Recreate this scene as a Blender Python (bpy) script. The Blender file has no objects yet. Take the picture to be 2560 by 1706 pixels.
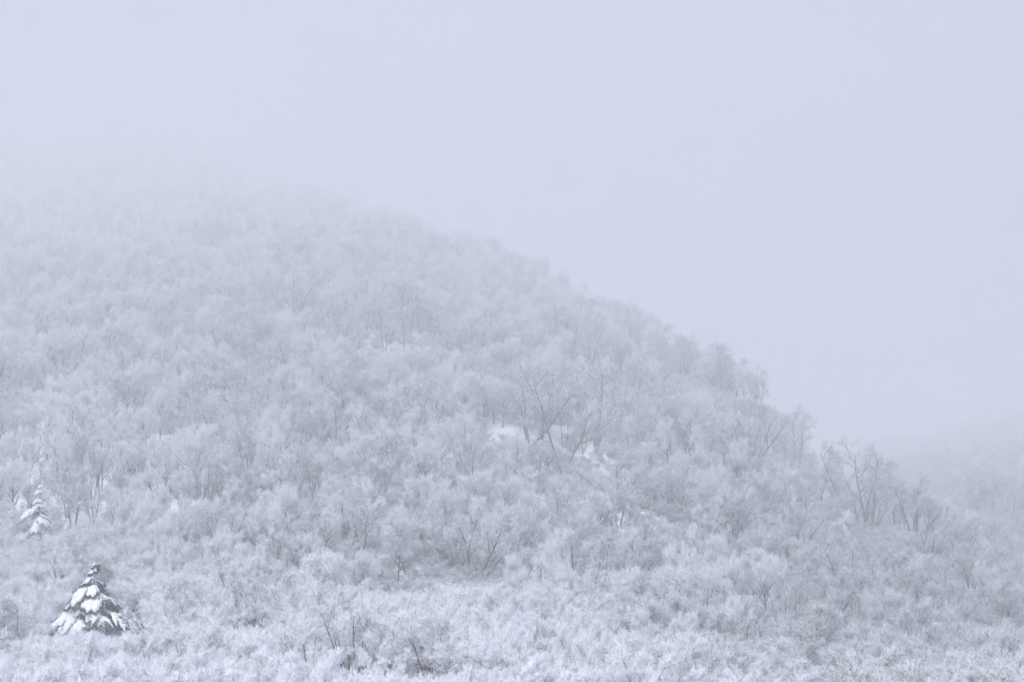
import bpy, math, random
import numpy as np

# ------------------------------------------------------------------ camera, world, sun, exposure
SC = bpy.context.scene
COL = SC.collection
F = 6875.0                      # focal length in pixels of the 2560 px wide photograph
CX, CY = 1280.0, 853.0
HORIZON = 1900.0                # the level line lies below the frame: the camera looks up the slope
PITCH = math.atan((HORIZON - CY) / F)
CP, SP = math.cos(PITCH), math.sin(PITCH)
cam = bpy.data.objects.new('camera', bpy.data.cameras.new('camera'))
cam.data.sensor_width = 36.0
cam.data.lens = F / 2560.0 * 36.0
cam.data.clip_end = 20000.0
cam.location = (0, 0, 0)
cam.rotation_euler = (math.pi / 2 + PITCH, 0, 0)
COL.objects.link(cam)
SC.camera = cam

SUN_EL, SUN_AZ = math.radians(50), math.radians(-150)     # azimuth from +Y (view direction), clockwise positive
world = bpy.data.worlds.new('World')
SC.world = world
world.use_nodes = True
wn = world.node_tree.nodes
wn.clear()
wo = wn.new('ShaderNodeOutputWorld')
wb = wn.new('ShaderNodeBackground')
ws = wn.new('ShaderNodeTexSky')
ws.sky_type = 'NISHITA'
ws.sun_disc = False
ws.sun_elevation = SUN_EL
ws.sun_rotation = SUN_AZ
ws.altitude = 900
ws.air_density = 1.0
ws.dust_density = 4.5
ws.ozone_density = 1.0
wb.inputs['Strength'].default_value = 0.15
world.node_tree.links.new(ws.outputs[0], wb.inputs['Color'])
world.node_tree.links.new(wb.outputs[0], wo.inputs['Surface'])

sl = bpy.data.lights.new('sun', 'SUN')
sl.energy = 1.2
sl.angle = math.radians(35)
sl.color = (1.0, 0.98, 0.96)
sun = bpy.data.objects.new('sun', sl)
sun.rotation_euler = (math.pi / 2 - SUN_EL, 0, math.pi - SUN_AZ)
COL.objects.link(sun)

SC.view_settings.view_transform = 'Standard'
SC.view_settings.look = 'None'
SC.view_settings.gamma = 1.0
SC.view_settings.use_curve_mapping = False
SC.view_settings.exposure = 1.12
cy = SC.cycles
cy.max_bounces = 12
cy.diffuse_bounces = 6
cy.glossy_bounces = 1
cy.transmission_bounces = 1
cy.volume_bounces = 6
cy.use_denoising = True
cy.denoising_input_passes = 'RGB_ALBEDO_NORMAL'
cy.use_adaptive_sampling = False
cy.caustics_reflective = False
cy.caustics_refractive = False

HAZE_DENSITY = 0.0016
HAZE_COLOR = (0.842, 0.846, 0.858)

rng = np.random.default_rng(11)

# ------------------------------------------------------------------ materials
def new_mat(name):
    m = bpy.data.materials.new(name)
    m.use_nodes = True
    nt = m.node_tree
    b = nt.nodes['Principled BSDF']
    b.inputs['Roughness'].default_value = 0.9
    b.inputs['Specular IOR Level'].default_value = 0.15
    return m, nt, b

def noise(nt, scale, detail=3.0, coord=None):
    n = nt.nodes.new('ShaderNodeTexNoise')
    n.inputs['Scale'].default_value = scale
    n.inputs['Detail'].default_value = detail
    if coord is not None:
        nt.links.new(coord, n.inputs['Vector'])
    return n

SNOW = (0.905, 0.93, 0.975, 1)

def snow_material():
    m, nt, b = new_mat('snow')
    g = nt.nodes.new('ShaderNodeNewGeometry')
    n1 = noise(nt, 0.6, 5, g.outputs['Position'])
    r = nt.nodes.new('ShaderNodeMapRange')
    nt.links.new(n1.outputs[0], r.inputs[0])
    r.inputs[1].default_value, r.inputs[2].default_value = 0.3, 0.7
    r.inputs[3].default_value, r.inputs[4].default_value = 0.0, 1.0
    mx = nt.nodes.new('ShaderNodeMix'); mx.data_type = 'RGBA'
    mx.inputs['A'].default_value = (0.86, 0.88, 0.91, 1)
    mx.inputs['B'].default_value = (0.92, 0.93, 0.95, 1)
    nt.links.new(r.outputs[0], mx.inputs['Factor'])
    nt.links.new(mx.outputs['Result'], b.inputs['Base Color'])
    n2 = noise(nt, 14, 4, g.outputs['Position'])
    bp = nt.nodes.new('ShaderNodeBump')
    bp.inputs['Strength'].default_value = 0.5
    bp.inputs['Distance'].default_value = 0.06
    nt.links.new(n2.outputs[0], bp.inputs['Height'])
    nt.links.new(bp.outputs[0], b.inputs['Normal'])
    return m

def frosted(name, bark, lo, hi, wind=(0.15, -0.25, 0.95), nscale=2.5, namp=0.7):
    """bark with snow lying on its upper and windward side"""
    m, nt, b = new_mat(name)
    g = nt.nodes.new('ShaderNodeNewGeometry')
    tc = nt.nodes.new('ShaderNodeTexCoord')
    d = nt.nodes.new('ShaderNodeVectorMath'); d.operation = 'DOT_PRODUCT'
    nt.links.new(g.outputs['Normal'], d.inputs[0])
    d.inputs[1].default_value = wind
    n1 = noise(nt, nscale, 3, g.outputs['Position'])
    s = nt.nodes.new('ShaderNodeMath'); s.operation = 'SUBTRACT'
    nt.links.new(n1.outputs[0], s.inputs[0]); s.inputs[1].default_value = 0.5
    ma = nt.nodes.new('ShaderNodeMath'); ma.operation = 'MULTIPLY_ADD'
    nt.links.new(s.outputs[0], ma.inputs[0]); ma.inputs[1].default_value = namp * 2
    nt.links.new(d.outputs['Value'], ma.inputs[2])
    r = nt.nodes.new('ShaderNodeMapRange'); r.interpolation_type = 'SMOOTHSTEP'
    nt.links.new(ma.outputs[0], r.inputs[0])
    r.inputs[1].default_value, r.inputs[2].default_value = lo, hi
    n2 = noise(nt, 9, 4, g.outputs['Position'])
    mb = nt.nodes.new('ShaderNodeMix'); mb.data_type = 'RGBA'
    mb.inputs['A'].default_value = tuple(c * 0.6 for c in bark) + (1,)
    mb.inputs['B'].default_value = tuple(c * 1.5 for c in bark) + (1,)
    nt.links.new(n2.outputs[0], mb.inputs['Factor'])
    mx = nt.nodes.new('ShaderNodeMix'); mx.data_type = 'RGBA'
    nt.links.new(r.outputs[0], mx.inputs['Factor'])
    nt.links.new(mb.outputs['Result'], mx.inputs['A'])
    mx.inputs['B'].default_value = SNOW
    nt.links.new(mx.outputs['Result'], b.inputs['Base Color'])
    return m

M_SNOW = snow_material()
M_TRUNK = frosted('snow_streaked_bark', (0.045, 0.043, 0.046), 0.42, 0.75, wind=(0.1, -0.05, 1.0), nscale=1.2, namp=0.6)
M_TWIG = frosted('rimed_twig', (0.050, 0.048, 0.052), -1.05, -0.50, nscale=1.1, namp=0.9)
M_THIN = frosted('thinly_rimed_twig', (0.050, 0.047, 0.050), -0.30, 0.25, nscale=1.1, namp=0.8)
M_SHRUB = frosted('rimed_shrub_twig', (0.050, 0.047, 0.050), -1.0, -0.40, nscale=4.5, namp=1.0)
M_NEEDLE = frosted('frosted_needles', (0.030, 0.040, 0.036), 0.55, 1.0, nscale=6, namp=0.6)

M_WHITENEEDLE = frosted('snowed_in_needles', (0.035, 0.042, 0.040), -0.9, -0.2, nscale=6, namp=0.6)

# ------------------------------------------------------------------ terrain
def slope_of(v):
    b = (CY - v) / F
    return (SP + CP * b) / (CP - SP * b)

UC = np.array([-300., 0., 500., 1000., 1400., 1560., 1700., 1860., 1945., 2030., 2150., 2280., 2420., 2600., 2900.])
DC = np.array([0., 40., 80., 110., 140., 180., 240., 330., 380., 480., 600., 750., 890., 1150., 1700., 2100., 2700.])
# row of the photograph at which the bare ground lies, per column and distance
H_ = 2000.
VT = {
 -300: [0, 0, 1830, 1730, 1640, 1560, 1400, 1190, 1120, 1000, 880, 785, 715, 620, 475, 415, 370],
 0:    [0, 0, 1830, 1725, 1640, 1550, 1390, 1180, 1110, 990, 870, 775, 705, 610, 465, 405, 360],
 500:  [0, 0, 1820, 1690, 1590, 1540, 1410, 1190, 1115, 990, 870, 770, 695, 590, 450, 395, 355],
 1000: [0, 0, 1820, 1700, 1605, 1590, 1440, 1210, 1140, 1010, 885, 775, 695, 600, 570, 690, 790],
 1400: [0, 0, 1825, 1705, 1620, 1580, 1450, 1240, 1170, 1040, 915, 840, 785, 735, 850, 950, 1020],
 1560: [0, 0, 1825, 1730, 1670, 1590, 1450, 1260, 1190, 1060, 960, 890, 855, 920, 1030, 1080, 1100],
 1700: [0, 0, 1835, 1760, 1710, 1630, 1500, 1310, 1230, 1085, 965, 925, 955, 1010, 1090, 1120, 1140],
 1860: [0, 0, 1845, 1790, 1750, 1680, 1550, 1365, 1275, 1115, 985, 1030, 1100, 1150, 1190, 1190, 1190],
 1945: [0, 0, 1847, 1795, 1757, 1690, 1565, 1385, 1295, 1130, 1075, 1170, 1210, 1210, 1200, 1190, 1190],
 2030: [0, 0, 1850, 1800, 1765, 1700, 1580, 1400, 1315, 1165, 1230, 1300, 1300, 1260, 1200, 1180, 1180],
 2150: [0, 0, 1850, 1803, 1770, 1705, 1590, 1405, 1315, 1255, 1350, 1360, 1320, 1260, 1170, 1150, 1150],
 2280: [0, 0, 1850, 1805, 1775, 1710, 1600, 1405, 1325, 1400, 1420, 1360, 1305, 1240, 1150, 1120, 1120],
 2420: [0, 0, 1850, 1805, 1775, 1715, 1620, 1470, 1450, 1470, 1380, 1300, 1250, 1190, 1110, 1080, 1080],
 2600: [0, 0, 1855, 1810, 1780, 1725, 1650, 1570, 1590, 1480, 1350, 1275, 1225, 1165, 1085, 1050, 1050],
 2900: [0, 0, 1855, 1810, 1780, 1730, 1670, 1640, 1640, 1470, 1330, 1255, 1200, 1145, 1065, 1030, 1030],
}
Z = np.array([VT[int(u)] for u in UC], float)
Z[:, 0] = 1900; Z[:, 1] = 1900
LU = np.linspace(-300, 2900, 161)
LD = np.linspace(0, 2700, 541)
tmp = np.array([np.interp(LD, DC, Z[i]) for i in range(len(UC))])
LUT = np.array([np.interp(LU, UC, tmp[:, k]) for k in range(len(LD))]).T
def blur(a, ax, s):
    r = int(3 * s) + 1
    k = np.exp(-0.5 * (np.arange(-r, r + 1) / s) ** 2); k /= k.sum()
    pad = [(0, 0), (0, 0)]; pad[ax] = (r, r)
    p = np.pad(a, pad, mode='reflect', reflect_type='odd')
    return np.apply_along_axis(lambda x: np.convolve(x, k, 'valid'), ax, p)
LUT = blur(LUT, 0, 3.0)
n2 = blur(LUT, 1, 1.6); n6 = blur(LUT, 1, 7.0)
wgt = np.clip((LD - 250) / 400, 0, 1)[None, :]
LUT = n2 * (1 - wgt) + n6 * wgt

NG = rng.random((128, 128))
def vnoise(x, y):
    xi = np.floor(x).astype(int); yi = np.floor(y).astype(int)
    fx = x - xi; fy = y - yi
    fx = fx * fx * (3 - 2 * fx); fy = fy * fy * (3 - 2 * fy)
    g = lambda a, b: NG[a % 128, b % 128]
    return ((g(xi, yi) * (1 - fx) + g(xi + 1, yi) * fx) * (1 - fy)
            + (g(xi, yi + 1) * (1 - fx) + g(xi + 1, yi + 1) * fx) * fy) - 0.5

STEP = 125.0
def ground(x, y):
    """height of the slope: a rise broken into benches and steep banks, with humps and hollows"""
    x = np.asarray(x, float); y = np.asarray(y, float)
    yy = np.maximum(y, 1.0)
    u = np.clip(CX + F * CP * x / np.maximum(yy, 60.0), LU[0], LU[-1])
    d = np.clip(yy, 0, LD[-1])
    a = (u - LU[0]) / (LU[1] - LU[0]); i = np.minimum(a.astype(int), len(LU) - 2); a = a - i
    b = d / (LD[1] - LD[0]); j = np.minimum(b.astype(int), len(LD) - 2); b = b - j
    v = (LUT[i, j] * (1 - a) + LUT[i + 1, j] * a) * (1 - b) + (LUT[i, j + 1] * (1 - a) + LUT[i + 1, j + 1] * a) * b
    lg = np.log(np.maximum(yy, 60.0))
    ph = 200 * vnoise(u / 330 + 2, lg * 2.2 + 5) + 90 * vnoise(u / 120 + 20, lg * 5 + 15)
    s = (1620 - v + ph) / STEP
    fl = np.floor(s); fr = s - fl
    e = np.clip((fr - 0.70) / 0.30, 0, 1)
    st = fl + 0.10 * fr + 0.90 * e * e * (3 - 2 * e)
    v2 = 1620 + ph - st * STEP
    w = np.clip((yy - 165) / 45, 0, 1) * 0.92 * (1 - 0.65 * np.clip((yy - 550) / 300, 0, 1))
    v = v * (1 - w) + v2 * w
    bb = (CY - v) / F
    z = (SP + CP * bb) / (CP - SP * bb) * yy
    z = np.where(y < 80, (-1.9 + 0.008 * yy) * (1 - np.clip((y - 45) / 35, 0, 1)) + z * np.clip((y - 45) / 35, 0, 1), z)
    k = np.clip(yy / 120.0, 0.3, 3.0)
    return z + (0.4 * vnoise(x / 5.3 + 9, y / 5.3) + 1.0 * vnoise(x / 11 + 40, y / 11 + 60)) * np.minimum(k, 1) + k * 0.8 * vnoise(x / 23 + 3, y / 23 + 7)

def mesh_from(name, V, faces_flat, sizes, mat, smooth=True):
    me = bpy.data.meshes.new(name)
    V = np.asarray(V, np.float32)
    me.vertices.add(len(V)); me.vertices.foreach_set('co', V.ravel())
    faces_flat = np.asarray(faces_flat, np.int32); sizes = np.asarray(sizes, np.int32)
    me.loops.add(len(faces_flat)); me.loops.foreach_set('vertex_index', faces_flat)
    me.polygons.add(len(sizes))
    st = np.concatenate([[0], np.cumsum(sizes)[:-1]]).astype(np.int32)
    me.polygons.foreach_set('loop_start', st)
    me.update(calc_edges=True)
    if smooth:
        me.polygons.foreach_set('use_smooth', np.ones(len(sizes), bool))
    me.materials.append(mat)
    me.validate()
    return me

def link(name, data, parent=None):
    o = bpy.data.objects.new(name, data)
    COL.objects.link(o)
    if parent is not None:
        o.parent = parent
    return o

def tag(o, label=None, category=None, group=None, kind=None):
    if label: o['label'] = label
    if category: o['category'] = category
    if group: o['group'] = group
    if kind: o['kind'] = kind
    return o

def grid_faces(nr, nc):
    r, c = np.meshgrid(np.arange(nr - 1), np.arange(nc - 1), indexing='ij')
    a = (r * nc + c).ravel()
    return np.stack([a, a + 1, a + nc + 1, a + nc], 1)

ys = np.concatenate([np.linspace(-160, 30, 12), np.geomspace(35, 2650, 620)])
ss = np.linspace(-1, 1, 221)
hw = np.maximum(ys * 0.27, 40)[:, None]
GX = ss[None, :] * hw; GY = np.repeat(ys[:, None], len(ss), 1)
GZ = ground(GX, GY)
gf = grid_faces(len(ys), len(ss))
GROUND = link('snowy_hillside', mesh_from('snowy_hillside', np.stack([GX, GY, GZ], 2).reshape(-1, 3), gf.ravel(), np.full(len(gf), 4), M_SNOW))
tag(GROUND, 'snow covered mountainside rising into the fog', 'hillside', kind='structure')

# ------------------------------------------------------------------ branch geometry
def unit(v):
    return v / np.maximum(np.linalg.norm(v, axis=-1, keepdims=True), 1e-9)

def perp(d, r):
    a = r.normal(size=d.shape)
    a -= (a * d).sum(-1, keepdims=True) * d
    return unit(a)

class Geo:
    def __init__(self):
        self.V, self.Fq, self.Ft, self.n = [], [], [], 0
    def tubes(self, P, R, sides=3, flat=1.0):
        """P (n,k,3) polylines, R (n,k) radii"""
        n, k, _ = P.shape
        T = np.gradient(P, axis=1) if k > 1 else P
        T = unit(T)
        d = unit(P[:, -1] - P[:, 0])
        ref = np.where(np.abs(d[:, 2:3]) > 0.9, np.array([[1., 0, 0]]), np.array([[0, 0, 1.]]))
        A = unit(np.cross(np.repeat(ref[:, None], k, 1), T))
        B = np.cross(T, A)
        th = np.arange(sides) / sides * 2 * np.pi + 0.5
        off = A[:, :, None] * np.cos(th)[None, None, :, None] + flat * B[:, :, None] * np.sin(th)[None, None, :, None]
        V = P[:, :, None] + off * R[:, :, None, None]
        idx = self.n + np.arange(n * k * sides).reshape(n, k, sides)
        a = idx[:, :-1]; b = np.roll(a, -1, 2); c = np.roll(idx[:, 1:], -1, 2); e = idx[:, 1:]
        self.Fq.append(np.stack([a, b, c, e], -1).reshape(-1, 4))
        self.V.append(V.reshape(-1, 3)); self.n += n * k * sides
    def cones(self, P0, P1, R, r):
        n = len(P0)
        d = unit(P1 - P0)
        A = perp(d, r); B = np.cross(d, A)
        th = np.arange(3) / 3 * 2 * np.pi
        base = P0[:, None] + R[:, None, None] * (A[:, None] * np.cos(th)[None, :, None] + B[:, None] * np.sin(th)[None, :, None])
        V = np.concatenate([base, P1[:, None]], 1)
        i = self.n + 4 * np.arange(n)[:, None]
        f = np.concatenate([np.concatenate([i, i + 1, i + 3], 1), np.concatenate([i + 1, i + 2, i + 3], 1), np.concatenate([i + 2, i, i + 3], 1)], 0)
        self.Ft.append(f); self.V.append(V.reshape(-1, 3)); self.n += 4 * n
    def mesh(self, name, mat):
        fl, sz = [], []
        for f in self.Fq: fl.append(f.ravel()); sz.append(np.full(len(f), 4))
        for f in self.Ft: fl.append(f.ravel()); sz.append(np.full(len(f), 3))
        return mesh_from(name, np.concatenate(self.V), np.concatenate(fl), np.concatenate(sz), mat)

def spawn(P, R, per, t0, t1, r):
    """children start points on parents: returns start, parent tangent, radius there, t, parent index"""
    n, k, _ = P.shape
    par = np.repeat(np.arange(n), per)
    m = len(par)
    t = t0 + (t1 - t0) * (np.tile(np.arange(per), n) + r.random(m)) / per
    s = t * (k - 1); i = np.minimum(s.astype(int), k - 2); f = (s - i)[:, None]
    p = P[par, i] * (1 - f) + P[par, i + 1] * f
    tan = unit(P[par, i + 1] - P[par, i])
    rad = R[par, i] * (1 - f[:, 0]) + R[par, i + 1] * f[:, 0]
    return p, tan, rad, t, par

def curve(p, d, L, k, up, wob, r):
    """grow polylines from p along d, bending by `up` per unit length, with wobble"""
    n = len(p)
    s = np.linspace(0, 1, k)[None, :, None]
    side = r.normal(size=(n, 1, 3)) * wob
    side2 = r.normal(size=(n, 1, 3)) * wob * 0.6
    z = np.array([0, 0, 1.0])[None, None]
    Pn = p[:, None] + L[:, None, None] * (d[:, None] * s + z * np.asarray(up).reshape(-1, 1, 1) * s * s + side * s * s + side2 * np.sin(s * 6.0) * 0.35)
    Pn[:, 0] = p
    return Pn

def make_tree(seed, stems=3, lean=0.28, base_spread=0.02, fork=0.0, l1=10, l2=7, l3=7, l4=4, spread=0.9, width=0.36, r0=0.016,
              tw=0.0036, droop=0.0, first=0.32, l3len=0.075, l4len=0.04, bend=(0, 0), upright=0.25, inner=0.42):
    """a bare snow-laden broadleaf of height 1: returns (trunk mesh data, crown mesh data)"""
    r = np.random.default_rng(seed)
    az = r.random() * 6.28 + np.arange(stems) * (6.283 / stems) + r.normal(size=stems) * 0.35
    ln = lean * (0.35 + 0.9 * r.random(stems))
    d = np.stack([np.cos(az) * np.sin(ln), np.sin(az) * np.sin(ln), np.cos(ln)], 1)
    p = np.stack([np.cos(az), np.sin(az), 0 * az], 1) * base_spread
    p[:, 2] = -0.04
    L = (0.78 + 0.25 * r.random(stems)) / np.maximum(np.cos(ln), 0.6)
    P0 = curve(p, d, L, 11, -0.02, 0.06, r)
    s = np.linspace(0, 1, 11)
    P0[:, :, 0] += bend[0] * s[None] ** 2; P0[:, :, 1] += bend[1] * s[None] ** 2
    R0 = r0 * (0.7 + 0.5 * r.random(stems))[:, None] * (1 - 0.84 * s[None]) ** 0.8
    trunk, crown = Geo(), Geo()
    trunk.tubes(P0, R0, 6)
    # main limbs
    p, tan, rad, t, par = spawn(P0, R0, l1, first, 0.98, r)
    out = perp(tan, r)
    ang = spread * (0.75 + 0.5 * r.random(len(p)))
    d = unit(tan * np.cos(ang)[:, None] + out * np.sin(ang)[:, None])
    L = width * (1.05 - 0.62 * t) * (0.65 + 0.6 * r.random(len(p)))
    P1 = curve(p, d, L, 7, upright - droop * 0.5, 0.13, r)
    R1 = np.maximum(rad * 0.72, tw * 1.6)[:, None] * (1 - 0.7 * np.linspace(0, 1, 7)[None])
    R1 = np.maximum(R1, tw * 0.75)
    trunk.tubes(P1, R1, 4)
    # branches
    P01 = np.concatenate([P1, P0[:, [4, 5, 6, 7, 8, 9, 10]]]); R01 = np.concatenate([R1, R0[:, 4:]])
    p, tan, rad, t, par = spawn(P01, R01, l2, inner, 1.0, r)
    ang = 0.75 * (0.6 + 0.8 * r.random(len(p)))
    d = unit(tan * np.cos(ang)[:, None] + perp(tan, r) * np.sin(ang)[:, None] + np.array([0, 0, 0.18]))
    L = width * 0.48 * (1.0 - 0.45 * t) * (0.6 + 0.8 * r.random(len(p)))
    P2 = curve(p, d, L, 5, 0.12 - droop, 0.16, r)
    R2 = np.maximum(rad * 0.6, tw)[:, None] * (1 - 0.6 * np.linspace(0, 1, 5)[None])
    R2 = np.minimum(R2, tw * 2.2)
    crown.tubes(P2, R2, 3)
    # twigs
    p, tan, rad, t, par = spawn(P2, R2, l3, 0.3, 1.0, r)
    ang = 0.75 * (0.4 + 0.9 * r.random(len(p)))
    d = unit(tan * np.cos(ang)[:, None] + perp(tan, r) * np.sin(ang)[:, None] + np.array([0, 0, 0.15]))
    L = l3len * (0.6 + 0.8 * r.random(len(p)))
    P3 = curve(p, d, L, 3, -0.05 - droop, 0.15, r)
    R3 = tw * (0.8 + 0.5 * r.random(len(p)))[:, None] * np.array([[0.9, 1.0, 0.25]])
    crown.tubes(P3, R3, 3)
    # snow-coated twig ends
    if l4:
        p, tan, rad, t, par = spawn(P3, R3, l4, 0.15, 1.0, r)
        ang = 0.85 * (0.4 + 0.9 * r.random(len(p)))
        d = unit(tan * np.cos(ang)[:, None] + perp(tan, r) * np.sin(ang)[:, None] + np.array([0, 0, -0.08]))
        L = l4len * (0.6 + 0.9 * r.random(len(p)))
        crown.cones(p, p + d * L[:, None], tw * (0.7 + 0.6 * r.random(len(p))), r)
    return trunk, crown

PROTO = {}       # name -> (trunk mesh, crown mesh, first trunk object, first crown object)
def proto(name, kind, thin=False, **kw):
    a, b = make_tree(**kw)
    PROTO[name] = dict(kind=kind, trunk=a.mesh('trunk', M_TRUNK), crown=b.mesh('crown', M_THIN if thin else (M_SHRUB if kind == 'shrub' else M_TWIG)), src=None)

SHRUB_KW = dict(lean=0.75, base_spread=0.05, r0=0.013, tw=0.0036, width=0.42, l3len=0.095, l4len=0.045, first=0.12, l1=6, l2=8, l3=8, l4=6, spread=0.8, inner=0.25)
SHR = [dict(stems=6, lean=0.75, droop=0.05), dict(stems=8, lean=0.6), dict(stems=5, lean=0.95, droop=0.15), dict(stems=8, lean=0.7, droop=0.1), dict(stems=7, lean=0.7, droop=0.22)]
for i, v in enumerate(SHR):
    kw = dict(SHRUB_KW); kw.update(seed=100 + i); kw.update(v)
    proto('shrub%d' % i, 'shrub', **kw)
for i in range(2):
    kw = dict(SHRUB_KW); kw.update(seed=150 + i); kw.update(SHR[i]); kw.update(l3=6, l4=4)
    proto('thinshrub%d' % i, 'shrub', thin=True, **kw)
TREE_KW = dict(r0=0.026, tw=0.0027, l1=10, l2=7, l3=8, l4=5, l3len=0.085, l4len=0.045, first=0.46, upright=0.32)
variants = [
 dict(stems=2, lean=0.18, width=0.40), dict(stems=3, lean=0.27, width=0.38), dict(stems=1, lean=0.10, l1=20, width=0.46, r0=0.028),
 dict(stems=4, lean=0.32, width=0.36, l1=8), dict(stems=5, lean=0.40, width=0.34, l1=7), dict(stems=1, lean=0.18, l1=22, width=0.42, droop=0.1, bend=(0.12, 0)),
 dict(stems=3, lean=0.25, width=0.42, droop=0.18), dict(stems=2, lean=0.24, width=0.40, droop=0.12, bend=(-0.1, 0.05)),
]
for i, v in enumerate(variants):
    kw = dict(TREE_KW); kw.update(seed=200 + i); kw.update(v)
    proto('tree%d' % i, 'tree', **kw)
for i in range(4):
    kw = dict(TREE_KW); kw.update(seed=250 + i); kw.update(variants[i]); kw.update(l3=7, l4=4)
    proto('thin%d' % i, 'tree', thin=True, **kw)
# sparser, darker crowns that stand out of the white mass
OPEN_KW = dict(tw=0.0027, l3=6, l4=3, thin=True)
for i, v in enumerate([
 dict(stems=7, lean=0.7, base_spread=0.04, width=0.32, l1=7, l2=5, r0=0.021),
 dict(stems=2, lean=0.34, width=0.40, l1=9, l2=5, r0=0.016, first=0.35),
 dict(stems=1, lean=0.06, width=0.30, l1=18, l2=5, r0=0.016, first=0.35),
 dict(stems=5, lean=0.36, base_spread=0.06, width=0.34, l1=7, l2=5, r0=0.021, first=0.3),
 dict(stems=3, lean=0.6, width=0.44, l1=9, l2=6, r0=0.016, first=0.3, upright=0.05),
 dict(stems=4, lean=0.2, base_spread=0.08, width=0.28, l1=8, l2=5, r0=0.019, first=0.4)]):
    kw = dict(OPEN_KW); kw.update(seed=300 + i); kw.update(v)
    proto('open%d' % i, 'tree', **kw)

# ------------------------------------------------------------------ where the plants stand
def pix(u, d):
    """world x on the ground for photograph column u at distance d"""
    return (u - CX) / (F * CP) * d

def project(x, y, z):
    zc = y * CP + z * SP
    return CX + F * x / zc, CY - F * (-y * SP + z * CP) / zc

CLEAR = [(255, 1560, 110, 60)]   # open snow: column, row, half sizes
plants = []          # dicts
def scatter(d0, d1, spacing, hlo, hhi, names, keep=1.0, hpow=1.0, dens_scale=18.0, u0=-999, u1=9999):
    d = d0
    out = []
    while d < d1:
        half = d * 0.5 * 2560 / F * 1.16 + 4
        n = int(2 * half / spacing)
        x = -half + (np.arange(n) + rng.random(n)) * 2 * half / n
        y = d + (rng.random(n) - 0.5) * spacing * 1.2
        z = ground(x, y)
        cap = (80 + 85 * rng.random(n) ** 1.5) * y / F
        dn = vnoise(x / dens_scale + 31, y / dens_scale + 17) + 0.5
        h = hlo + (hhi - hlo) * (0.55 * rng.random(n) ** hpow + 0.45 * dn)
        h = np.minimum(h, cap)
        u, v = project(x, y, z)
        ok = (rng.random(n) < keep) & (u + 120 * rng.normal(size=n) > u0) & (u + 120 * rng.normal(size=n) < u1)
        for (cu, cv, a, b) in CLEAR:
            ok &= ~(((u - cu) / a) ** 2 + ((v - cv) / b) ** 2 < 1)
        pick = rng.integers(0, len(names), n)
        sparse = rng.random(n) < np.clip((u - 1650) / 700, 0, 0.55) + np.where(y < 175, np.where(u < 1450, 0.06, 0.5), np.where(u < 700, 0.22, 0.36))  # rightward rise: darker twigs there, plus vignette shade put into the rime
        for i in range(n):
            if ok[i]:
                out.append(dict(p=THIN.get(names[pick[i]], names[pick[i]]) if sparse[i] else names[pick[i]], x=x[i], y=y[i], z=z[i], h=h[i], rz=rng.random() * 6.283,
                                tx=rng.normal() * 0.06, ty=rng.normal() * 0.06, sx=(0.60 + 0.36 * rng.random()) if hhi > 3 else (0.9 + 0.35 * rng.random())))
        d += spacing
    return out

S = ['shrub%d' % i for i in range(5)]
T = ['tree%d' % i for i in range(8)]
O = ['open%d' % i for i in range(6)]
T2 = ['tree2', 'tree5', 'tree0', 'tree7', 'tree2', 'open2', 'open5']
THIN = {'tree%d' % i: 'thin%d' % (i % 4) for i in range(8)}          # thinly rimed forms, commoner to the right, partly in place of lens vignetting
THIN.update({'shrub%d' % i: 'thinshrub%d' % (i % 2) for i in range(5)})
plants += scatter(78, 172, 1.35, 0.6, 3.2, S, hpow=1.5, dens_scale=6)
plants += scatter(84, 165, 4.2, 1.6, 3.0, ['open0', 'open3', 'tree4', 'open5', 'open4'], u1=1450)
plants += scatter(84, 175, 2.7, 2.0, 4.6, T + T2 + O, u0=1500, dens_scale=12)
plants += scatter(165, 270, 1.9, 0.9, 3.2, S, u1=640, dens_scale=9)
plants += scatter(165, 270, 6.0, 2.8, 5.2, T, u1=640, dens_scale=25)
woods = []
woods += scatter(165, 270, 2.2, 3.2, 7.6, T + T2 + O, u0=640, dens_scale=25)
woods += scatter(270, 345, 2.7, 4.2, 9.0, T + T2 + O, dens_scale=25)
woods += scatter(345, 950, 3.7, 6.0, 14.5, T + T2 + O, dens_scale=50)
woods += scatter(950, 2600, 9.5, 9.0, 17.0, T + O, dens_scale=90)
brush = scatter(172, 420, 2.0, 0.6, 1.9, ['thinshrub0', 'thinshrub1', 'shrub2'], u0=500, dens_scale=14) + scatter(420, 950, 3.6, 0.9, 2.4, ['thinshrub0', 'thinshrub1', 'shrub2'], dens_scale=40)
# the wood stands open: thin out what is crowded by the trees below it, so that trunks show
woods.sort(key=lambda q: q['y'])
line = np.full(2900, 1780.0)
for q in woods:
    u, vb = project(q['x'], q['y'], q['z']); _, vt = project(q['x'], q['y'], q['z'] + q['h'])
    w = 0.22 * (vb - vt)
    a, b = int(np.clip(u - w + 170, 0, 2898)), int(np.clip(u + w + 170, 1, 2899))
    if b - a < 1: continue
    vis = (np.median(line[a:b]) - vt) / (vb - vt)
    if vis < 0.32 + 0.55 * rng.random() and rng.random() < 0.9: continue
    line[a:b] = np.minimum(line[a:b], vt + 0.25 * (vb - vt))
    plants.append(q)
for q in brush: q['brush'] = True
plants += brush

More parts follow.
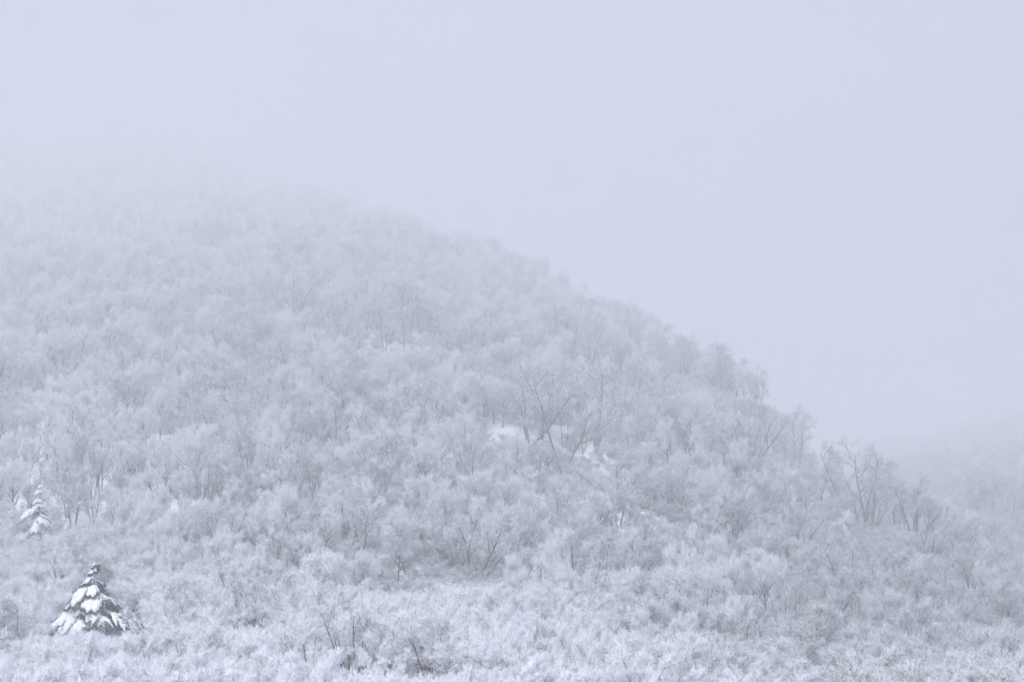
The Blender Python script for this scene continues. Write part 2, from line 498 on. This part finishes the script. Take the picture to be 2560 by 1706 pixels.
# trees that the photograph singles out: column, distance, height, form, turn, label
SPECIAL = [
 (645, 1585, 170, 'open0', 0.3, 'wide fan of dark bare stems on the bright shrub bank, right of the green conifer'),
 (885, 1700, 160, 'open3', 1.2, 'dark stemmed bush rising from the bottom edge, left of the bush with wide forks'),
 (1075, 1706, 175, 'open4', 2.1, 'bush with wide dark forks at the bottom edge, middle of the photo'),
 (908, 1390, 170, 'open1', 0.1, 'forked tree with a pale Y shaped trunk above the bright shrub bank'),
 (1000, 1500, 190, 'open2', 0.7, 'straight dark trunk standing right behind the bright shrub bank'),
 (1185, 1475, 180, 'open0', 2.6, 'broad dark branched tree behind the right end of the bright shrub bank'),
 (1325, 1110, 215, 'open4', 0.9, 'tall tree with crooked dark limbs at the left side of the pale clearing'),
 (1410, 1185, 250, 'open1', 1.9, 'leaning forked trunk tree in front of the pale clearing on the middle slope'),
 (1495, 1150, 225, 'open2', 2.9, 'slim single trunk tree at the right side of the pale clearing'),
 (1800, 965, 135, 'open2', 0.4, 'tall thin pole like tree standing highest on the right hand ridge line'),
 (1700, 960, 115, 'open2', 1.4, 'thin snow topped tree on the ridge line, left of the tall pole like tree'),
 (1480, 960, 150, 'open2', 2.4, 'straight misty trunk with bare side limbs below the ridge, right of the middle'),
 (1975, 1130, 150, 'open5', 2.0, 'dark stemmed clump of trunks where the ridge line steps down at the right'),
 (2150, 1350, 215, 'open3', 0.6, 'large many stemmed dark tree beside the white gap near the ridge at the right'),
 (2310, 1400, 80, 'open0', 1.0, 'small dark bush at the crest, right of the large many stemmed tree'),
 (2485, 1580, 120, 'open2', 2.2, 'lone upright dark trunk near the right edge at the foot of the blue slope'),
 (962, 890, 130, 'open1', 2.5, 'small forked dark tree in the pale gap high on the slope'),
 (1010, 880, 175, 'open2', 0.2, 'straight slender trunk beside the forked tree in the high pale gap'),
 (735, 790, 105, 'open0', 1.7, 'dark fan shaped tree standing alone in the mist, upper left half'),
 (30, 1650, 150, 'open2', 0.8, 'thin bare sapling at the lower left edge, left of the green conifer'),
 (195, 1335, 120, 'open5', 1.1, 'dark bundle of trunks just right of the small white conifer'),
 (2020, 1690, 165, 'open2', 1.9, 'thin dark stemmed sapling at the bottom edge, right half of the photo'),
 (1690, 1315, 120, 'open3', 0.5, 'dark cluster of stems half way between the pale clearing and the right edge'),
]
def spot(u, v, d0=90.0, d1=1900.0):
    """the first visible place in column u where the ground passes row v"""
    d = np.geomspace(d0, d1, 1500); x = pix(u, d)
    rows = np.minimum.accumulate(project(x, d, ground(x, d))[1])
    i = int(np.argmax(rows <= v)) if (rows <= v).any() else int(np.argmin(rows))
    return float(x[i]), float(d[i])
heroes = []
for (u, v, px, form, rz, label) in SPECIAL:
    x, d = spot(u, v)
    heroes.append(dict(p=form, x=x, y=d, z=float(ground(x, d)), h=px * d / F, rz=rz, tx=0, ty=0, sx=1.0, label=label))
SPRUCE = dict(zip('xy', spot(252, 1612))); SPRUCE['h'] = 200 * SPRUCE['y'] / F
WHITE = dict(zip('xy', spot(108, 1348))); WHITE['h'] = 130 * WHITE['y'] / F
for c in (SPRUCE, WHITE):
    c['z'] = float(ground(c['x'], c['y'])) - 0.05
# keep the view of their stems free: lower or drop what stands right in front of them
def free_view(x, y, z, h, half, low, wide=0.2):
    u, vb = project(x, y, z); _, vt = project(x, y, z + h)
    lim = vb - low * (vb - vt)
    keep = []
    for q in plants:
        if q.get('brush') and low < 0:
            keep.append(q); continue
        if math.hypot(q['x'] - x, q['y'] - y) < 0.16 * h: continue
        if q['y'] < y:
            qu, qb = project(q['x'], q['y'], q['z']); _, qt = project(q['x'], q['y'], q['z'] + q['h'])
            if abs(qu - u) < half * (vb - vt) + wide * (qb - qt) and qt < lim:
                f = (qb - lim) / (qb - qt)
                if f < (0.12 if q['h'] < 2.6 else 0.3): continue
                q['h'] *= f
        keep.append(q)
    plants[:] = keep
for q in heroes: free_view(q['x'], q['y'], q['z'], q['h'], 0.32, -0.03, 0.3)
free_view(SPRUCE['x'], SPRUCE['y'], SPRUCE['z'], SPRUCE['h'], 0.75, 0.03, 0.4)
free_view(WHITE['x'], WHITE['y'], WHITE['z'], WHITE['h'], 0.35, 0.05, 0.5)
plants[:] = [q for q in plants if math.hypot(q['x'] - SPRUCE['x'], q['y'] - SPRUCE['y']) > 1.7 and math.hypot(q['x'] - WHITE['x'], q['y'] - WHITE['y']) > 1.6]

# ------------------------------------------------------------------ which of them show largest: a sweep from front to back over photograph columns
for q in plants:
    q['u'], q['vb'] = project(q['x'], q['y'], q['z'])
    _, q['vt'] = project(q['x'], q['y'], q['z'] + q['h'])
    q['pw'] = 0.35 * (q['vb'] - q['vt'])
plants.sort(key=lambda q: q['y'])
cover = np.full(2800, 1706.0)
for q in plants:
    a, b = int(q['u'] - q['pw'] + 120), int(q['u'] + q['pw'] + 120)
    a0, b0 = max(a, 120), min(b, 2680)
    q['seen'] = 0.0
    if b0 - a0 < 2: continue
    seg = cover[a0:b0]
    q['seen'] = float(np.clip(np.minimum(seg, q['vb']) - q['vt'], 0, None).sum())
    cover[a0:b0] = np.minimum(seg, q['vt'] + 0.3 * (q['vb'] - q['vt']))

NAMES = {'shrub': 'snowy_shrub', 'tree': 'bare_tree'}
def plant_object(q, label, category, group, name=None):
    pr = PROTO[q['p']]
    e = link(name or NAMES[pr['kind']], None)
    e.location = (q['x'], q['y'], q['z'])
    e.rotation_euler = (q['tx'], q['ty'], q['rz'])
    s = q['h']; e.scale = (s * q['sx'], s * q['sx'], s)
    t = link('trunk', pr['trunk'], e); c = link('crown', pr['crown'], e)
    if pr['src'] is None: pr['src'] = (t, c)
    tag(e, label, category, group)
    return e

for q in heroes:
    shr = q['h'] < 3.2
    plant_object(q, q['label'], 'bush' if shr else 'tree', None, 'bare_bush' if shr else 'bare_tree')

FORM = {'tree0': 'twin stemmed', 'tree1': 'three stemmed', 'tree2': 'single trunked', 'tree3': 'four stemmed', 'tree4': 'many stemmed',
        'tree5': 'leaning single trunked', 'tree6': 'drooping three stemmed', 'tree7': 'leaning twin stemmed', 'open0': 'fanned dark stemmed',
        'open1': 'dark forked', 'open2': 'slim dark trunked', 'open3': 'dark many stemmed', 'open4': 'dark wide limbed', 'open5': 'dark upright clumped',
        'shrub0': 'rounded', 'shrub1': 'upright', 'shrub2': 'low spreading', 'shrub3': 'dense', 'shrub4': 'drooping', 'thinshrub0': 'thinly rimed rounded', 'thinshrub1': 'thinly rimed upright', 'thin0': 'thinly rimed twin stemmed',
        'thin1': 'thinly rimed three stemmed', 'thin2': 'thinly rimed single trunked', 'thin3': 'thinly rimed four stemmed'}
BANDS = ['left edge', 'far left', 'mid left', 'centre left', 'centre right', 'mid right', 'far right', 'right edge']
def region(q):
    band = BANDS[int(np.clip(q['u'] / 320, 0, 7))]
    f, d, px = FORM[q['p']], q['y'], q['vb'] - q['vt']
    if PROTO[q['p']]['kind'] == 'shrub':
        size = 'big' if px > 130 else 'small'
        where = 'at the bottom edge' if d < 112 else ('on the foreground bank' if d < 168 else 'above the bank')
        return ('%s %s snowy shrub %s, %s' % (size, f, where, band), 'shrub', 'snowy shrubs')
    size = 'tall' if px > 190 else ('medium' if px > 150 else 'short')
    where = 'among foreground shrubs' if d < 165 else ('above the shrub bank' if d < 260 else ('on the middle slope' if d < 430 else 'in the mist'))
    return ('%s %s tree %s, %s' % (size, f, where, band), 'tree', 'snow coated trees')

ORD = ['first', 'second', 'third', 'fourth', 'fifth', 'sixth', 'seventh', 'eighth', 'ninth', 'tenth']
rest = []
for kind, limit in (('shrub', 220), ('tree', 270)):
    ks = sorted([q for q in plants if PROTO[q['p']]['kind'] == kind], key=lambda q: -q['seen'])
    alike = {}
    for q in ks[:limit]: alike.setdefault(region(q), []).append(q)
    for (label, category, group), qs in alike.items():
        qs.sort(key=lambda q: q['u'])
        for i, q in enumerate(qs):
            plant_object(q, label + (', %s from left' % ORD[i] if len(qs) > 1 and i < 10 else ''), category, group)
    rest += ks[limit:]

# ------------------------------------------------------------------ conifers
def lump_tube(g, P, rad, r, flat=0.62, lift=0.5, sides=7):
    n, k, _ = P.shape
    s = np.linspace(0, 1, k)[None]
    prof = np.sin(np.pi * np.clip(s * 0.94 + 0.03, 0, 1)) ** 0.55
    R = rad[:, None] * prof * (1 + 0.24 * r.normal(size=(n, k)).clip(-1.5, 1.5))
    Q = P.copy(); Q[:, :, 2] += R * lift
    g.tubes(Q, np.maximum(R, 0.004), sides, flat)

def conifer(name, loc, h, base_w, seed, heavy, n_boughs, parts=True, needles=None, broad=1.0, scale=1.0, big=None, lean=(0, 0)):
    """drooping boughs of needles, each under its own load of snow"""
    r = np.random.default_rng(seed)
    needles = needles or M_NEEDLE
    e = link(name, None); e.location = loc; e.scale = (scale * broad, scale * broad, scale)
    tr = Geo()
    k = np.linspace(0, 1, 8)
    P = np.stack([lean[0] * k ** 2, lean[1] * k ** 2, -0.2 + (h * 0.97 + 0.2) * k], 1)[None]
    tr.tubes(P, (0.022 * h * (1 - 0.9 * k))[None], 7)
    link('trunk', tr.mesh('trunk', M_TRUNK), e)
    allN, allS = Geo(), Geo()
    specs = []
    tiers = n_boughs // 5
    for i in range(tiers):
        f = (i + 0.4) / tiers
        nb = max(3, int(round(8 * (1 - f) + 2)))
        for q in range(nb):
            z = h * (0.12 + 0.84 * f + 0.06 * r.normal())
            L = base_w * (1 - f) ** 0.66 * (0.45 + 0.9 * r.random()) + 0.02 * h
            specs.append((z, q * 6.283 / nb + i * 0.9 + r.normal() * 0.3, L, heavy * (0.3 + 1.2 * r.random())))
    for q in range(5): specs.append((h * (0.90 + 0.022 * q), q * 1.9 + 3.3, 0.07 * h * (1 - 0.17 * q), heavy * 1.2))
    for b in (big or []): specs.append(b)
    for (z, az, L, hv) in specs:
        if math.cos(az) > 0.30: hv *= 0.4                      # lee side carries less
        out = np.array([math.cos(az), math.sin(az), 0]); side = np.array([-out[1], out[0], 0])
        s = np.linspace(0, 1, 9)[:, None]
        f = min(z / h, 1.0)
        root = np.array([lean[0] * f * f, lean[1] * f * f, z])
        sp = root + L * (out * s * (1 - 0.12 * s) + np.array([0, 0, 1]) * (0.22 * s - (0.62 + 0.10 * hv) * s * s) + side * 0.1 * r.normal() * s * s)
        gN, gS = (Geo(), Geo()) if parts else (allN, allS)
        nf = 5
        F_, W = [sp], [0.085 * L + 0.013 * h]
        for q in range(nf):
            t = 0.30 + 0.68 * (q + 0.5) / nf
            j = int(t * 8); p0 = sp[j]
            for sg in (-1, 1):
                fl = L * 0.52 * (1.1 - 0.6 * t) * (0.7 + 0.5 * r.random())
                dd = unit(out * 0.9 + side * sg * (0.5 + 0.35 * r.random()))
                F_.append(p0 + fl * (dd * s + np.array([0, 0, 1]) * (0.12 * s - (0.62 + 0.2 * r.random()) * s * s)))
                W.append(0.055 * L + 0.010 * h)
        Fp = np.array(F_); W = np.array(W)
        gN.tubes(Fp, np.repeat((0.006 * h * np.linspace(1, 0.3, 9))[None], len(Fp), 0), 4)
        # needles: short sprays along every spray, hanging and pointing outward
        m = int(70 if parts else 26)
        p, tan, _, t, par = spawn(Fp, np.ones(Fp.shape[:2]), m, 0.12, 1.0, r)
        d = unit(tan * 0.7 + perp(tan, r) * 0.9 + np.array([0, 0, -0.28]))
        d[:, 2] = np.minimum(d[:, 2], 0.3); d = unit(d)
        ln = (0.014 * h + 0.14 * L) * (0.5 + 0.8 * r.random(len(p)))
        gN.cones(p, p + d * ln[:, None], np.full(len(p), 0.0050 * h), r)
        sel = r.random(len(Fp)) < 0.4 + 0.45 * hv
        sel[0] = True
        lump_tube(gS, Fp[sel], W[sel] * (0.6 + 0.7 * hv), r)
        if parts:
            bo = link('bough', gN.mesh('bough', needles), e)
            link('snow_load', gS.mesh('snow_load', M_SNOW), bo)
    if not parts:
        c = link('crown', allN.mesh('crown', needles), e)
        link('snow_load', allS.mesh('snow_load', M_SNOW), c)
    return e

c = SPRUCE
tag(conifer('snow_laden_spruce', (c['x'], c['y'], c['z']), 3.25, 1.5, 5, 1.05, 40, broad=1.02, lean=(-0.05, 0), scale=SPRUCE['h'] / 3.25,
            big=[(1.30, 3.30, 1.75, 1.1), (1.15, 3.65, 1.5, 1.3), (1.0, 4.0, 1.3, 1.1), (1.35, 4.75, 1.05, 1.1), (1.85, 4.5, 0.95, 1.1), (1.3, 5.9, 1.6, 0.9), (2.2, 3.6, 0.9, 1.2)]),
    'dark green conifer weighed down by thick snow, on the foreground bank at lower left', 'conifer')
c = WHITE
tag(conifer('snow_laden_spruce', (c['x'], c['y'], c['z']), 4.9, 1.15, 8, 2.6, 25, lean=(0.1, 0), needles=M_WHITENEEDLE, scale=WHITE['h'] / 4.9,
            big=[(2.6, 3.6, 1.7, 1.5), (1.9, 5.2, 1.3, 1.6), (1.8, 5.7, 1.4, 1.5), (1.2, 4.4, 1.3, 1.5)]),
    'small pointed conifer completely white with snow, near the left edge', 'conifer')
for (u, d, h, sd, lab) in ((470, 1240, 17, 21, 'faint white conifer in the fog at the top of the slope, left of its twin'),
                           (565, 1210, 16, 22, 'faint white conifer in the fog at the top of the slope, right of its twin')):
    x = pix(u, d)
    tag(conifer('snowy_conifer', (x, d, float(ground(x, d))), 3.3, 1.0, sd, 1.8, 25, parts=False, needles=M_WHITENEEDLE, scale=h / 3.3), lab, 'conifer')

def mound(name, u, d, rx, ry, rz, seed, label):
    r = np.random.default_rng(seed)
    x0 = pix(u, d); z0 = float(ground(x0, d))
    nr, nc = 14, 36
    a = np.linspace(0, np.pi / 2 * 1.12, nr)[:, None]; b = np.arange(nc)[None] / nc * 2 * np.pi
    X = np.sin(a) * np.cos(b); Y = np.sin(a) * np.sin(b); Zz = np.cos(a) + 0 * b
    w = 1 + 0.5 * vnoise(X * 1.7 + seed, Y * 1.7) + 0.22 * vnoise(X * 5 + seed, Y * 5 + Zz * 4)
    V = np.stack([X * rx * w, Y * ry * w, Zz * rz * w], -1).reshape(-1, 3)
    idx = np.arange(nr * nc).reshape(nr, nc)
    f = np.stack([idx[:-1], np.roll(idx[:-1], -1, 1), np.roll(idx[1:], -1, 1), idx[1:]], -1).reshape(-1, 4)[:, ::-1]
    e = link(name, None); e.location = (x0, d, z0)
    link('snow_cap', mesh_from('snow_cap', V, f.ravel(), np.full(len(f), 4), M_SNOW), e)
    g = Geo(); n = 110
    az = r.random(n) * 6.28; p = np.stack([np.cos(az) * rx * 0.55, np.sin(az) * ry * 0.6, 0 * az], 1)
    dd = unit(np.stack([np.cos(az) * 0.7, np.sin(az) * 0.7, 0.8 + 0 * az], 1) + r.normal(size=(n, 3)) * 0.2)
    P = curve(p, dd, (0.6 + 0.7 * r.random(n)) * rz * 2.0, 5, 0.0, 0.15, r)
    g.tubes(P, np.repeat(np.linspace(0.012, 0.004, 5)[None], n, 0), 3)
    link('twigs', g.mesh('twigs', M_TWIG), e)
    tag(e, label, 'snow mound')
mound('snow_buried_bush', 262, SPRUCE['y'] - 2.6, 0.9, 0.8, 0.55, 3, 'smooth snow mound over a buried bush at the foot of the green conifer')
mound('snow_buried_bush', 860, 152, 0.6, 0.6, 0.9, 9, 'small round snow capped bush on the top edge of the bright shrub bank')

# ------------------------------------------------------------------ the rest of the wood: one mass, scattered by geometry nodes
def mass(name, qs, label, category):
    me = bpy.data.meshes.new(name)
    n = len(qs)
    me.vertices.add(n)
    me.vertices.foreach_set('co', np.array([[q['x'], q['y'], q['z']] for q in qs], np.float32).ravel())
    names = sorted({q['p'] for q in qs})
    a = me.attributes.new('form', 'INT', 'POINT'); a.data.foreach_set('value', np.array([names.index(q['p']) for q in qs], np.int32))
    a = me.attributes.new('turn', 'FLOAT_VECTOR', 'POINT'); a.data.foreach_set('vector', np.array([[q['tx'], q['ty'], q['rz']] for q in qs], np.float32).ravel())
    a = me.attributes.new('size', 'FLOAT_VECTOR', 'POINT'); a.data.foreach_set('vector', np.array([[q['h'] * q['sx'], q['h'] * q['sx'], q['h']] for q in qs], np.float32).ravel())
    o = link(name, me)
    ng = bpy.data.node_groups.new(name, 'GeometryNodeTree')
    ng.interface.new_socket('Geometry', in_out='INPUT', socket_type='NodeSocketGeometry')
    ng.interface.new_socket('Geometry', in_out='OUTPUT', socket_type='NodeSocketGeometry')
    N, Lk = ng.nodes, ng.links
    gi = N.new('NodeGroupInput'); go = N.new('NodeGroupOutput')
    jn = N.new('GeometryNodeJoinGeometry')
    def attr(nm, ty):
        x = N.new('GeometryNodeInputNamedAttribute'); x.data_type = ty; x.inputs['Name'].default_value = nm
        return x.outputs['Attribute']
    f = attr('form', 'INT'); t = attr('turn', 'FLOAT_VECTOR'); s = attr('size', 'FLOAT_VECTOR')
    e2r = N.new('FunctionNodeEulerToRotation'); Lk.new(t, e2r.inputs[0])
    for i, nm in enumerate(names):
        cmp_ = N.new('FunctionNodeCompare'); cmp_.data_type = 'INT'; cmp_.operation = 'EQUAL'
        Lk.new(f, cmp_.inputs[2]); cmp_.inputs[3].default_value = i
        for src in PROTO[nm]['src']:
            oi = N.new('GeometryNodeObjectInfo'); oi.inputs['Object'].default_value = src
            oi.inputs['As Instance'].default_value = True
            ip = N.new('GeometryNodeInstanceOnPoints')
            Lk.new(gi.outputs[0], ip.inputs['Points']); Lk.new(cmp_.outputs[0], ip.inputs['Selection'])
            Lk.new(oi.outputs['Geometry'], ip.inputs['Instance'])
            Lk.new(e2r.outputs[0], ip.inputs['Rotation']); Lk.new(s, ip.inputs['Scale'])
            Lk.new(ip.outputs[0], jn.inputs[0])
    Lk.new(jn.outputs[0], go.inputs[0])
    md = o.modifiers.new('scatter', 'NODES'); md.node_group = ng
    tag(o, label, category, kind='stuff')
    return o

mass('forest', [q for q in rest if PROTO[q['p']]['kind'] == 'tree'], 'dense frosted wood covering the slope up into the fog', 'forest')
mass('shrubbery', [q for q in rest if PROTO[q['p']]['kind'] == 'shrub'], 'tangle of low rimed shrubs filling the gaps between trees', 'shrubbery')

# ------------------------------------------------------------------ the air
def haze():
    x, y0, y1 = 760.0, -170.0, 2700.0
    z0, z1 = float(GZ.min()) - 1.0, float(GZ.max()) + 25.0
    v = [(sx * x, yy, zz) for zz in (z0, z1) for yy in (y0, y1) for sx in (-1, 1)]
    f = [(0, 2, 3, 1), (4, 5, 7, 6), (0, 1, 5, 4), (2, 6, 7, 3), (0, 4, 6, 2), (1, 3, 7, 5)]
    me = bpy.data.meshes.new('haze'); me.from_pydata(v, [], f)
    m = bpy.data.materials.new('winter_fog'); m.use_nodes = True
    nt = m.node_tree; nt.nodes.clear()
    out = nt.nodes.new('ShaderNodeOutputMaterial'); pv = nt.nodes.new('ShaderNodeVolumePrincipled')
    pv.inputs['Color'].default_value = HAZE_COLOR + (1,)
    pv.inputs['Density'].default_value = HAZE_DENSITY
    pv.inputs['Anisotropy'].default_value = 0.0
    nt.links.new(pv.outputs[0], out.inputs['Volume'])
    me.materials.append(m)
    tag(link('haze', me), 'pale winter fog hanging over the whole slope', 'fog', kind='stuff')
haze()
